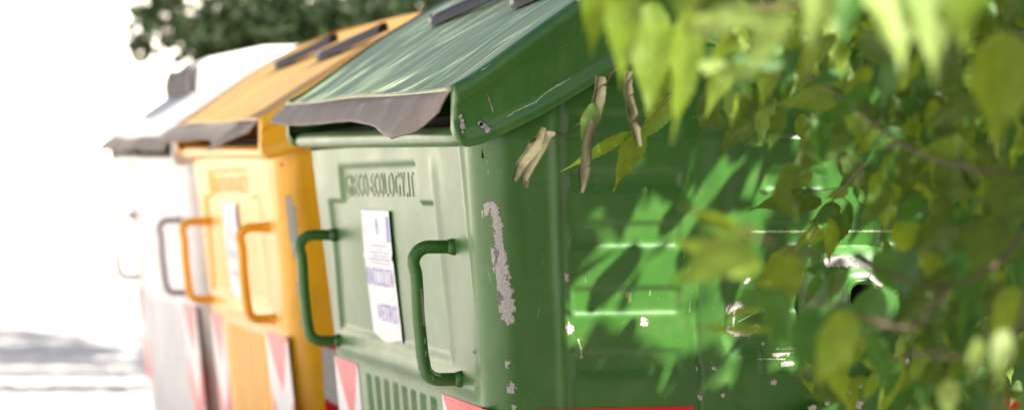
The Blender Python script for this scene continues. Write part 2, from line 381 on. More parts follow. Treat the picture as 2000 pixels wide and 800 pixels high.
def text_mesh(name, body, width, height, ext, mat, parent, origin, bevel_=0, spacing=1.0, offs=0.0, W_=None):
    """letters facing -x; origin = local position of the left (far, +y) lower corner"""
    cu = bpy.data.curves.new(name, 'FONT'); cu.body = body; cu.size = 1; cu.extrude = ext; cu.space_character = spacing; cu.offset = offs
    tmp = bpy.data.objects.new('tmp', cu); col.objects.link(tmp)
    bpy.context.view_layer.update()
    me = bpy.data.meshes.new_from_object(tmp.evaluated_get(bpy.context.evaluated_depsgraph_get()))
    bpy.data.objects.remove(tmp); bpy.data.curves.remove(cu)
    xs = [v.co.x for v in me.vertices]; ys = [v.co.y for v in me.vertices]
    x0, x1, y0, y1 = min(xs), max(xs), min(ys), max(ys)
    for v in me.vertices:
        a = (v.co.x - x0) / (x1 - x0) * width; c = (v.co.y - y0) / (y1 - y0) * height; e = v.co.z + ext
        z = origin[2] + c
        v.co = ((origin[0] + TA * (origin[2] - z) if origin[0] is not None and W_ is None else float(front_x(origin[1] - a, z, W_))) - e, origin[1] - a, z)
    me.materials.clear(); me.materials.append(mat); me.name = name
    o = bpy.data.objects.new(name, me); col.objects.link(o); o.parent = parent; return o

def make_bin(name, label, loc, rz, W, kit, seed, tips, paper, grp='street waste containers in a row'):
    t = empty(name, loc, rz); tag(t, label, 'waste bin', grp)
    rnd = random.Random(seed)
    body = make_body(W, t, kit['body'])
    # rolled lip along the top of the front
    mb = MB(); ys = np.linspace(.0, W + .035, 40)
    pts = [(-.016 + .0015 * math.sin(y * 9), y, 1.402 + TILT * y * .8) for y in ys]
    mb.tube(pts, [.006, .016] + [.0205] * (len(pts) - 4) + [.016, .006], 18)
    mb.build('front_lip', kit['body'], t)
    # near-black block painting the shade inside the mouth, between lip and lid
    mb = MB(); mb.box(.02, DEP - .06, .03, W - .03, 1.36, 1.43 + .02); mb.build('mouth_shade_block', M['dark'], t, smooth=False)
    # handles
    for y in (.275, W - .24):
        mb = MB(); zt, zb = 1.180, .905; ox = .085; rr = .034
        pts = [(.075, y, zt)]
        fxx = lambda z: TA * (ZL - z)
        cx = lambda z: fxx(z) - ox
        for a in np.linspace(0, 90, 8): pts.append((cx(zt) + rr - rr * math.sin(R(a)), y, zt - rr + rr * math.cos(R(a)) + (.0)))
        for s in np.linspace(.1, .9, 8):
            z = zt - rr + (zb + rr - (zt - rr)) * s; pts.append((cx(z) + .001 * math.sin(s * 9), y + .02 * s, z))
        for a in np.linspace(0, 90, 8): pts.append((cx(zb) + rr - rr * math.cos(R(a)), y + .02, zb + rr - rr * math.sin(R(a))))
        pts.append((.105, y + .02, zb))
        mb.tube(pts, .0138, 16)
        for (zz, yy) in ((zt, y), (zb, y + .02)):    # welds
            xf = front_x(yy, zz, W); ring = [(xf - .014, yy, zz), (xf - .006, yy, zz), (xf + .006, yy, zz)]
            mb.tube(ring, [.0145, .0165, .0190], 16)
        h = mb.build('handle', kit['handle'], t)
        if kit.get('wear') and y < 1:
            for (s0, s1) in ((.25, .62), (.74, .80), (.86, .93)):
                c = MB()
                for k in range(40):
                    s = s0 + (s1 - s0) * k / 40
                    z = 1.146 - .207 * s; wd = .0024 + .0026 * noise.noise(Vector((s * 90, 9, 1)))
                    xx = cx(z); yy = y + .02 * s; a0 = R(-58); n_ = 4; row = []
                    for q in range(-n_, n_ + 1):
                        a = a0 + q / n_ * wd / .0125; row.append((xx + .0142 * math.cos(a), yy + .0142 * math.sin(a)))
                    dz_ = .207 * (s1 - s0) / 40 * 1.05
                    v = [(p[0], p[1], z) for p in row] + [(p[0] + TA * dz_, p[1], z - dz_) for p in row]; m_ = len(row)
                    c.add(v, [(i, i + 1, m_ + i + 1, m_ + i) for i in range(m_ - 1)])
                c.build('worn_paint', M['chip'], h, label='bare grey metal where the handle paint has worn off')
            c = MB()
            for k in range(26):      # worn patch along the bottom bend
                a = R(20 + 70 * k / 26); a2 = R(20 + 70 * (k + 1.05) / 26); P = []
                for aa in (a, a2):
                    px_, pz_ = cx(zb) + rr - rr * math.cos(aa), zb + rr - rr * math.sin(aa)
                    nx_, nz_ = math.cos(aa), math.sin(aa)
                    P.append([(px_ + nx_ * .0142 * math.cos(e), y + .02 - .0142 * math.sin(e), pz_ + nz_ * .0142 * math.cos(e)) for e in (R(45 - 14), R(45), R(45 + 14))])
                c.grid(P)
            c.build('worn_paint', M['chip'], h, label='bare grey metal where the handle paint has worn off')
    # lid: top sheet
    xs = np.concatenate([np.linspace(-.05, .3, 36), np.linspace(.3, 1.3, 40)[1:], np.linspace(1.3, 1.65, 18)[1:]])
    y0, y1 = -.012, W + .012
    P = []
    for y in np.linspace(y0, y1, 70):
        row = []
        for x in xs:
            zz = smooth_ip(PT_TOP, x) if -.02 < x < 1.62 else ip(PT_TOP, x)
            zz += .0035 * math.sin(y * 5.1 + seed) * math.exp(-((x + .05) / .12) ** 2) + .0025 * math.sin(x * 8 + y * 3)
            row.append((x, y, zz + TILT * y))
        P.append(row)
    mb = MB(); mb.grid(P); lid = mb.build('lid', kit['lid'], t)
    s_ = lid.modifiers.new('solid', 'SOLIDIFY'); s_.thickness = .006; s_.offset = 1
    mb = MB(); ys = np.linspace(y0 + .004, y1 - .004, 60)
    mb.tube([(-.052, y, 1.4935 + TILT * y + .0035 * math.sin(y * 5.1 + seed)) for y in ys], .0062, 10)
    mb.build('lid_rim', kit['rim'], lid)
    # lid end panels
    for (yo, yi, sg) in ((-.034, .004, -1), (W + .034, W - .004, 1)):
        mb = MB(); rows = []
        xs2 = np.concatenate([[-.05, -.048], np.linspace(-.044, .3, 60), np.linspace(.3, 1.3, 60)[1:], np.linspace(1.3, 1.65, 26)[1:]])
        for x in xs2:
            zb_ = smooth_ip(PT_BOT, x) if .03 < x < 1.57 else ip(PT_BOT, x); zt_ = smooth_ip(PT_TOP, x) if -.02 < x < 1.62 else ip(PT_TOP, x)
            e = 0 if -.046 < x < 1.646 else (.008 if abs(x - .8) > .849 else .002)   # rounded front edge
            prof = [(yi, zb_ + .012), (yo * .5 + yi * .5, zb_ + .001), (yo - sg * (.004 + e), zb_ + .001), (yo - sg * e, zb_ + .006), (yo - sg * e, zb_ + .016), (yo - sg * (.002 + e), zb_ + .024), (yo - sg * (.007 + e), zb_ + .030)]
            h = zt_ - zb_
            prof += [(yo - sg * (.009 + e), zb_ + .034 + (h - .075) * f) for f in (.1, .3, .5, .7, .9)]
            prof += [(yo - sg * (.007 + e), zt_ - .038), (yo - sg * (.002 + e), zt_ - .033), (yo - sg * e, zt_ - .027), (yo - sg * e, zt_ - .012), (yo - sg * (.003 + e), zt_ - .003), (yo - sg * (.008 + e), zt_ + .003), (yo - sg * .016, zt_ + .007), (yi, zt_ + .0065)]
            lump = .0012 * noise.noise(Vector((x * 60, seed, 0)))
            rows.append([(x, p[0] + lump, p[1] + TILT * (y0 if sg < 0 else y1)) for p in prof])
        mb.grid(rows)
        npf = len(rows[0]); b0 = mb.v
        mb.f.append(tuple(range(npf))); mb.m.append(0); mb.f.append(tuple((len(rows) - 1) * npf + k for k in range(npf))[::-1]); mb.m.append(0)
        ep = mb.build('lid_end_panel', kit['body'], t)
        if sg < 0: t['near_panel'] = 1; near_panel = ep
    # bars lying on the lid
    for (ya_, yb_, xa, xb, wd) in kit['bars']:
        mb = MB(); P = []
        for k, x in enumerate(np.linspace(xa, xb, 30)):
            yb = ya_ + (yb_ - ya_) * k / 29
            zz = smooth_ip(PT_TOP, x) + TILT * yb + .006 + .012 * k / 29; e = .35 if k == 0 else (.8 if k == 1 else 1)
            P.append([(x - wd * e, yb, zz - wd * .7), (x - wd * .9 * e, yb, zz + .014 * e - wd * .4), (x - wd * .5, yb, zz + .020 * e), (x + wd * .5, yb, zz + .024 * e), (x + wd * .9 * e, yb, zz + .014 * e), (x + wd * e, yb, zz)])
        mb.grid(P); bar = mb.build('lid_bar', M['dark_rubber'], t)
        mb = MB(); zz = smooth_ip(PT_TOP, xa) + TILT * ya_ + .018; mb.tube([(xa, ya_, zz - .014), (xa, ya_, zz + .010), (xa, ya_, zz + .014)], [.011, .011, .006], 12); mb.build('bolt', M['steel'], bar)
    flap(t, W, seed, tips, M['rubber'])
    # lower hidden gasket behind flap
    # warning stickers
    def fs(y, z, off): return (front_x(y, z, W) - off, y, z)
    def ns(u, z, off): return (near_x(u, z), near_y(u, z) - off, z)
    def chev(s, t):
        d = abs(s - .5) * 2; k = (1 - t) * 2.2 + d * .95    # V shaped bands
        return 0 if (k % 1.9) < .95 else 1
    def diag(s, t): return 0 if (1 - t) < .31 - .25 * s or (1 - t) > .95 - .5 * s else 1
    def diag2(s, t): return 0 if (1 - t) < .06 + .25 * s or (1 - t) > .45 + .5 * s else 1
    strip_v('warning_sticker', (.105, .50, .44, .858), fs, [M['red'], M['wht']], t, chev)
    strip_v('warning_sticker', (W - .42, W - .115, .44, .858), fs, [M['red'], M['wht']], t, chev)
    strip_v('warning_sticker', (.100, .452, .46, .857), ns, [M['red'], M['wht']], t, diag2, n=(80, 60))
    strip_v('warning_sticker', (.98, 1.42, .46, .864), ns, [M['red'], M['wht']], t, diag, n=(100, 60))
    # feet
    for x in (.28, DEP - .3):
        for y in (.34, W - .34):
            mb = MB(); mb.box(x - .06, x + .06, y - .06, y + .06, .02, ZB + .02); mb.box(x - .09, x + .09, y - .09, y + .09, 0, .018)
            bevel(mb.build('foot', M['steel'], t, smooth=False), .004)
    # lifting socket and side bracket on the near end
    for sgn in (0, 1):
        mb = MB(); xc_, zc_ = .813, 1.081
        def yy(x, z, o): 
            y = TB * max(0, ZL - z) - o
            return y if sgn == 0 else W - y
        rings = []
        for (rx, rz_, o) in ((.115, .105, -.004), (.108, .098, .012), (.088, .078, .030), (.055, .050, .044), (.036, .036, .047), (.034, .034, .056), (.030, .030, .058), (.0245, .0245, .056), (.024, .024, .0)):
            rings.append([(xc_ + rx * math.copysign(abs(math.cos(a)) ** .7, math.cos(a)), yy(xc_, zc_ + rz_ * math.sin(a), o), zc_ + rz_ * math.copysign(abs(math.sin(a)) ** .7, math.sin(a))) for a in np.linspace(0, 2 * math.pi, 49)])
        mb.grid(rings); so2 = mb.build('lifting_socket', kit['body'], t)
        mb = MB(); y_ = yy(xc_, zc_, .012); mb.tube([(xc_, y_, zc_), (xc_, y_ + .002, zc_)], .0243, 24); mb.build('socket_hole', M['dark'], so2)  # dark disc paints the shade down the hole
        # diagonal stiffener + upright
        mb = MB()
        def bar3(p0, p1, wd, th):
            (xa, za), (xb, zb2) = p0, p1; L_ = math.hypot(xb - xa, zb2 - za); nx_, nz_ = -(zb2 - za) / L_, (xb - xa) / L_; rows = []
            for s in np.linspace(0, 1, 30):
                x = xa + (xb - xa) * s; z = za + (zb2 - za) * s; row = []
                for (o_, h_) in ((-1, 0), (-1, .6), (-.85, .93), (-.6, 1), (.6, 1), (.85, .93), (1, .6), (1, 0)):
                    X_ = x + nx_ * wd * o_; Z_ = z + nz_ * wd * o_; row.append((X_, yy(X_, Z_, -.006 + th * h_), Z_))
                rows.append(row)
            mb.grid(rows)
        bar3((.56, .71), (1.02, .925), .055, .034); mb.build('diagonal_stiffener', kit['body'], t)
        mb = MB(); bar3((1.075, .80), (1.062, 1.50), .022, .040); mb.build('upright_rail', kit['body'], t)
    # paper notice
    if paper:
        pz1, pz0, ya, yb = 1.248, .915, W * .5 + .30 - .0, W * .5 - .035
        def ps(s, tt):
            z = pz1 + (pz0 - pz1) * tt; y = ya + (yb - ya) * s; 
            return (TA * (ZL - z) + .0105 - .004 - .0015 * math.sin(s * 7 + tt * 5) - .0035 * (s > .97) - .003 * math.exp(-((tt - .33) / .02) ** 2), y + .004 * math.sin(tt * 4), z)
        rects = [(.80, .97, .04, .22, 1)]
        for k, (a, c) in enumerate(((.25, .8), (.4, .62), (.2, .85), (.3, .88), (.18, .86), (.22, .84))):
            tq = .245 + k * .025; x = a
            while x < c:
                e = min(c, x + rnd.uniform(.03, .10)); rects.append((x, e, tq, tq + .012, 2)); x = e + .02
        rects += [(.45, .52, .06, .17, 2), (.43, .54, .09, .13, 2), (.08, .11, .10, .18, 2), (.84, .93, .93, .97, 2)]
        if paper != 'glass':
            for (t0, t1, s0, s1) in ((.46, .56, .12, .88), (.66, .74, .2, .8)):
                x = s0
                while x < s1: rects.append((x, x + .06, t0, t1, 2)); x += .10
        def pat(a_, b_):
            b_ = 1 - b_
            for (s0, s1, t0, t1, m_) in rects:
                if s0 <= a_ <= s1 and t0 <= b_ <= t1: return m_
            return 0
        sh = strip_v('paper_notice', (0, 1, 0, 1), lambda a_, b_, o_: ps(a_, 1 - b_), [M['paper'], M['ink'], M['grey_ink']], t, pat, n=(90, 170))
        if paper == 'glass':
            for (tx, s0, wd, z0, hh) in (('RACCOLTA', .05, .88, 1.068, .042), ('VETRO', .32, .60, .985, .040)):
                wdt = wd * (ya - yb)
                text_mesh('printed_word', tx, wdt, hh, .0004, M['ink'], sh, (TA * (ZL - z0) + .0105 - .0085, ya - s0 * (ya - yb), z0), spacing=1.3, offs=-.012)
    text_mesh('embossed_lettering', 'GRECO-ECOLOGY.IT', .77, .056, .0009, kit['body'], t, (TA * (ZL - 1.281) + .0092, W - .44, 1.281), spacing=1.2, offs=-.002, W_=W) if kit.get('text', 1) else None
    return t, near_panel

barsG = ((1.31, .80, .225, .325, .016), (.55, .04, .230, .325, .016))
kg = dict(body=M['green'], lid=M['green_lid'], rim=M['green_rim'], handle=M['green'], bars=barsG, wear=True)
ko = dict(body=M['orange'], lid=M['orange_lid'], rim=M['orange_rim'], handle=M['orange'], bars=barsG)
kw = dict(body=M['white'], lid=M['white_lid'], rim=M['white_rim'], handle=M['white_tube'], bars=(), text=0)
OG = (1.167, 4.554, 0); OO = (1.167, 6.875, .004); OW = (1.167, 8.86, 0)
tipsG = [(0, .010, .040, .05), (.03, .030, .075, .10), (.10, .058, .090, .07), (.16, .058, .088, .02), (.30, .045, .062, 0), (.42, .040, .050, 0), (.62, .040, .056, 0), (.9, .040, .055, 0), (.97, .04, .05, 0), (1, .04, .045, .01)]
tipsO = [(0, .012, .03, .10), (.08, .060, .060, .12), (.16, .085, .085, .10), (.26, .06, .055, .02), (.5, .05, .05, 0), (.75, .055, .058, 0), (.95, .06, .06, .02), (1, .07, .05, .05)]
tipsW = [(0, .02, .05, .05), (.2, .05, .055, 0), (.35, .03, .04, 0), (.5, .06, .06, 0), (.8, .05, .055, 0), (.96, .055, .055, .01), (1, .06, .05, .02)]
green, gpanel = make_bin('glass_recycling_bin', 'chipped green bin with a white paper notice and two green handles, nearest of the row', OG, 0, 1.83, kg, 3, tipsG, 'glass')
orange, _ = make_bin('orange_recycling_bin', 'orange bin with orange handles between the green bin and the white bin', OO, 0, 1.83, ko, 7, tipsO, 'other')
white, _ = make_bin('white_recycling_bin', 'pale white bin with a raised hood on its lid, farthest of the row', OW, 0, 2.20, kw, 11, tipsW, None)

# hood on the white bin
mb = MB(); x0, x1, ya, yb = .235, 1.0, 1.42, 2.19; rows = []
for y in (ya, ya + .012, ya + .04, yb - .04, yb - .012, yb):
    e = .02 if y in (ya, yb) else (.006 if y in (ya + .012, yb - .012) else 0)
    rows.append([(x0 + .03, y, 1.62), (x0 + .002, y, 1.72), (x0 + e, y, 1.800 - e), (x0 + .02, y, 1.838 - e), (x0 + .06, y, 1.862 - e), (x0 + .30, y, 1.915 - e), (x1 - .1, y, 1.93 - e), (x1, y, 1.90 - e), (x1 + .01, y, 1.75)])
mb.grid(rows); n9 = 9; mb.f += [tuple(range(9)), tuple(45 + k for k in range(9))[::-1]]; mb.m += [0, 0]
hood = mb.build('inlet_hood', M['white'], white); bevel(hood, .01)
mb = MB(); mb.grid([[(x0 - .012 - .045 * math.sin(math.pi * t) * 0 + .05 * (t - .5) ** 2 * 2 - .03, y, 1.835 - .16 * t + .008 * math.sin(y * 9)) for t in np.linspace(0, 1, 12)] for y in np.linspace(ya - .015, yb + .01, 30)])
fo = mb.build('inlet_flap', simple('hood_rubber', (.12, .105, .105), .8, .15, 9, .3), hood); s_ = fo.modifiers.new('solid', 'SOLIDIFY'); s_.thickness = .006

# ---------------------------------------------------------------- paint chips on the green bin
def p2uz(x, y):
    z = 1.181 - (y - 485) * .001049; xa = (x - 912) * .00109
    return xa - TA * max(0, ZL - z), z
def chips(name, shapes, *a, **k):
    for i, sh in enumerate(shapes):
        chips1(name, [sh], *a, **k)
def chips1(name, shapes, surf, parent, cell=.0011, seed=1, px=True, mats=None, off=.0007, fr=(90, 260), amp=(.62, .42), label=None):
    """union of discs/capsules with a ragged fractal outline, draped on the surface"""
    mb = MB(); cells = {}
    for sh in shapes:
        pts = [(p2uz(p[0], p[1]) + (p[2] * .00104,)) if px else p for p in sh]
        segs = list(zip(pts[:-1], pts[1:])) if len(pts) > 1 else [(pts[0], pts[0])]
        for (a, c) in segs:
            rm = max(a[2], c[2]) * 1.6 + .002
            i0, i1 = int((min(a[0], c[0]) - rm) / cell), int((max(a[0], c[0]) + rm) / cell) + 1
            j0, j1 = int((min(a[1], c[1]) - rm) / cell), int((max(a[1], c[1]) + rm) / cell) + 1
            dx, dy = c[0] - a[0], c[1] - a[1]; LL = dx * dx + dy * dy + 1e-12
            for i in range(i0, i1):
                for j in range(j0, j1):
                    x, y = (i + .5) * cell, (j + .5) * cell
                    t_ = min(1, max(0, ((x - a[0]) * dx + (y - a[1]) * dy) / LL)); r_ = a[2] + (c[2] - a[2]) * t_
                    d = math.hypot(x - a[0] - dx * t_, y - a[1] - dy * t_) / r_
                    n_ = noise.noise(Vector((x * fr[0], y * fr[0], seed))) * amp[0] + noise.noise(Vector((x * fr[1], y * fr[1], seed + 7))) * amp[1]
                    val = 1 - d + n_
                    if val > 0: cells[(i, j)] = max(val, cells.get((i, j), 0))
    left = set(cells); best = []
    while left:
        st = [left.pop()]; comp = list(st)
        while st:
            i, j = st.pop()
            for q in ((i + 1, j), (i - 1, j), (i, j + 1), (i, j - 1)):
                if q in left: left.discard(q); st.append(q); comp.append(q)
        if len(comp) > len(best): best = comp
    cells = {q: cells[q] for q in best}
    vid = {}; V = []
    def vv(i, j):
        if (i, j) not in vid:
            vid[(i, j)] = len(V); V.append(surf(i * cell, j * cell, off))
        return vid[(i, j)]
    F = []; mi = []
    for (i, j), val in cells.items():
        F.append((vv(i, j), vv(i + 1, j), vv(i + 1, j + 1), vv(i, j + 1)))
        e = sum(((i + a_, j + b_) in cells) for a_ in (-1, 0, 1) for b_ in (-1, 0, 1))
        mi.append(1 if e < 8 or (val < .25 and noise.noise(Vector((i * .3, j * .3, 5))) > .15) else 0)
    if F: return mesh(name, V, F, mats or [M['chip'], M['chip_edge']], parent, True, mi, label)
def nsurf(u, z, off): return (near_x(u, z), near_y(u, z) - off, z)
S = [
 [(936, 428, 6), (944, 408, 7), (952, 403, 8), (960, 428, 8), (966, 470, 9), (972, 520, 13), (980, 565, 16), (986, 600, 15), (990, 616, 13)],
 [(958, 490, 8), (960, 510, 6)], [(960, 577, 5), (972, 577, 7)], [(946, 540, 5)],
 [(945, 686, 4)], [(988, 704, 9)], [(1000, 752, 10), (992, 758, 6)], [(1008, 789, 6)],
 [(1096, 536, 6), (1099, 545, 4)], [(1110, 638, 11)], [(1259, 630, 8)], [(1141, 694, 4)],
 [(1387, 778, 6)], [(1409, 720, 5)], [(1432, 774, 5)], [(1376, 722, 4)],
]
chips('paint_chip', S, nsurf, green, seed=2, label='bare grey patches where the green paint has flaked off the end')
S2 = [
 [(1428, 608, 8), (1440, 602, 9), (1456, 596, 6), (1466, 606, 6), (1480, 592, 7), (1496, 582, 12), (1510, 606, 9)],
 [(1436, 645, 7), (1455, 654, 6), (1478, 652, 8), (1496, 642, 6)], [(1445, 612, 3), (1445, 648, 3)], [(1456, 555, 4), (1463, 547, 4)],
 [(1525, 530, 11), (1545, 540, 16), (1570, 546, 13), (1585, 560, 6)], [(1545, 588, 8), (1552, 580, 5)],
 [(1540, 694, 9), (1562, 690, 9), (1577, 690, 5)], [(1560, 718, 8), (1578, 714, 5)], [(1540, 752, 7)], [(1512, 675, 4)],
 [(1850, 640, 12), (1852, 655, 9)],
]
chips('paint_chip', S2, nsurf, green, seed=5, label='bare flaked patches beside the lifting socket')
def sock(u, z, off):
    # upper crown of the socket housing
    return (u, TB * (ZL - z) - .034 + .035 * max(0, (z - 1.118) / .05) - off - .004, z)
RG = ((.115, .105, -.004), (.108, .098, .012), (.088, .078, .030), (.055, .050, .044), (.036, .036, .047))
def sock(u, z, off):
    x = near_x(u, z); dx, dz = abs(x - .813), abs(z - 1.081); o = -.02; pg = None
    for (rx, rz_, oo) in RG:
        g = ((dx / rx) ** 2.857 + (dz / rz_) ** 2.857) ** .35 - 1
        if g > 0:
            o = oo if pg is None else po + (oo - po) * (-pg / (g - pg)); break
        pg, po = g, oo; o = oo
    return (x, TB * (ZL - z) - o - off - .0008, z)
chips('paint_chip', [[(1602, 520, 8), (1625, 512, 13), (1650, 516, 9), (1680, 518, 6), (1705, 526, 5)], [(1592, 545, 4), (1602, 528, 5)], [(1700, 545, 6), (1722, 560, 5)], [(1716, 590, 6)]], sock, green, seed=17, label='worn bare metal on the lifting socket')
# chips on the lid end panel : surface in x,z
def psurf(x, z, off):
    h = z - TILT * -.012 - float(smooth_ip(PT_BOT, x))
    return (x, -.0345 + .009 * min(1, max(0, (h - .016) / .018)) - off - .0006, z)
def pp(x, y): return ((x - 930) * .00102 - .0, 1.386 - (y - 285) * .00102)
SP = []
for (x, y, r_) in ((893, 232, 5), (897, 240, 4), (897, 252, 6), (938, 250, 7), (944, 258, 6), (933, 246, 5), (896, 262, 3), (1130, 6, 9), (953, 208, 2)):
    u_, z_ = pp(x, y); SP.append([(u_, z_, r_ * .00102)])
SP.append([(*pp(946, 190), .0013), (*pp(957, 224), .0015)])
chips('paint_chip', SP, psurf, gpanel, seed=9, px=False, off=.0012, label='small flaked patches near the lid corner')
SS = [[(*pp(985, 232), .0013), (*pp(1010, 218), .0012), (*pp(1040, 205), .0016), (*pp(1062, 186), .0012), (*pp(1085, 172), .0018), (*pp(1110, 158), .0012)], [(*pp(935, 145), .0012), (*pp(1060, 70), .0014)]]
chips('scratch_glint', SS, psurf, gpanel, seed=4, px=False, off=.0012, mats=[M['scratch_glint'], M['scratch_glint']], fr=(200, 400), amp=(1.2, .8), label='pale scratches along the lid end')
# scuffs on body; the long line paints a sunlit panel edge
SC = [[(1130, 660, 2.2), (1141, 692, 1.6)], [(1440, 455, 2.0), (1790, 455, 2.2)], [(1500, 705, 1.2), (1560, 706, 1.4)], [(1440, 640, 1.0), (1510, 600, 1.2)]]
chips('scratch_glint', SC, nsurf, green, seed=14, mats=[M['scratch_glint'], M['scratch_glint']], fr=(120, 400), amp=(.9, .8), label='pale scuff lines and one painted lit edge on the end')
# chips on the stiffener edge
def dsurf(u, z, off):
    return (u, TB * max(0, ZL - z) - .0285 - off, z)
SD = []
for k in range(16):
    s = .1 + k * .055; x = .56 + .46 * s; z = .71 + .215 * s
    SD.append([(x - .022 + .004 * math.sin(k * 3), z + .0455, .004 + .005 * abs(math.sin(k * 2.3)))])
for (s, o_) in ((.35, .01), (.45, .0), (.42, -.02), (.6, .015)):
    SD.append([(.56 + .46 * s, .71 + .215 * s + o_, .010)])
chips('paint_chip', SD, dsurf, green, seed=21, px=False, label='flaked patches on the diagonal stiffener')
# orange bin corner chips
SO = [[(.03, 1.27, .006), (.035, 1.23, .012), (.035, 1.17, .014), (.03, 1.12, .012), (.028, 1.09, .006)], [(.02, 1.03, .012)], [(.035, 1.0, .016)], [(.03, .93, .013)], [(.035, .90, .012)], [(.02, .985, .012)]]
chips('paint_chip', SO, nsurf, orange, seed=31, px=False, cell=.0018, label='bare grey patches down the orange corner')

# ---------------------------------------------------------------- leaves
def leaf_verts(B, T, side, wid, curl, fold, rnd, hi=True, serr=.06):
    """ovate leaf from base B to tip T; side = unit vector across; returns rows, uvs"""
    ax = T - B; Ln = ax.length; ax = ax / Ln; side = (side - ax * side.dot(ax)).normalized(); nr = ax.cross(side)
    ns_ = 22 if hi else 5
    V = []; UVs = []; F = []
    tw = rnd.uniform(-.5, .5) if hi else 0
    for i in range(ns_ + 1):
        t = i / ns_
        wv = (math.sin(math.pi * min(1, t ** .72)) ** .85) * (1 - .55 * t ** 2.2) if 0 < t < 1 else 0.0
        wv *= 1 - .25 * float(sst(.55, .85, t))
        if t > .86: wv = max(wv * .8, .15 * (1 - t) / .14)
        if hi and i % 2 == 1: wv *= 1 + serr
        elif hi: wv *= 1 - serr
        hw = wid * .5 * wv * (.86 if hi else 1.12)
        c = B + ax * (Ln * (t - .06 * curl * t)) + nr * (-curl * Ln * .35 * (t ** 2)) + side * (Ln * .05 * math.sin(t * 3 + tw * 4) * tw)
        a = tw * t * 1.2
        sd = side * math.cos(a) + nr * math.sin(a); nn = nr * math.cos(a) - side * math.sin(a)
        for (k, q) in (((-1, 1), (-.5, .5), (0, 0), (.5, .5), (1, 1)) if hi else ((-1, 1), (0, 0), (1, 1))):
            und = .04 * wid * math.sin(t * 19 + k * 2) * abs(k) if hi else 0
            V.append(c + sd * (hw * k) + nn * (hw * abs(k) * fold + und)); UVs.append((k, t))
    m_ = 5 if hi else 3
    for i in range(ns_):
        for j in range(m_ - 1):
            F.append((i * m_ + j, i * m_ + j + 1, (i + 1) * m_ + j + 1, (i + 1) * m_ + j))
    return V, UVs, F
class LM:
    def __init__(s): s.v = []; s.f = []; s.m = []; s.uv = []
    def add(s, V, U, F, m):
        b_ = len(s.v); s.v += [tuple(x) for x in V]; s.uv += U; s.f += [tuple(b_ + i for i in q) for q in F]; s.m += [m] * len(F)
    def build(s, name, mats, parent=None, label=None):
        o = mesh(name, s.v, s.f, mats, parent, True, s.m, label); me = o.data
        lay = me.uv_layers.new(name='UVMap'); idx = np.zeros(len(me.loops), dtype=np.int32); me.loops.foreach_get('vertex_index', idx)
        uv = np.array(s.uv, dtype=np.float32)[idx]; lay.data.foreach_set('uv', uv.ravel()); return o

# ---- overhanging tree in the foreground on the right
rnd = random.Random(42)
tree = empty('overhanging_tree', (3.6, 1.8, 0)); tag(tree, 'leafy tree with serrated hanging leaves in front of the green bin', 'tree')
TO = Vector((3.6, 1.8, 0))
def loc(P): return Vector(P) - TO
LF = LM()
def put(x0, y0, x1, y1, d0, w_, kind, d1=None, roll=0, curl=.25, fold=.25, parent=None, serr=.06):
    d1 = d0 if d1 is None else d1
    B = at(x0, y0, d0); T = at(x1, y1, d1); ax = (T - B).normalized()
    side = ax.cross(FV).normalized(); side = Quaternion(ax, roll) @ side
    V, U, F = leaf_verts(B, T, side, w_ * d0 / FPX, curl, fold, rnd, True, serr)
    (parent or LF).add([loc(p) for p in V], U, F, kind)
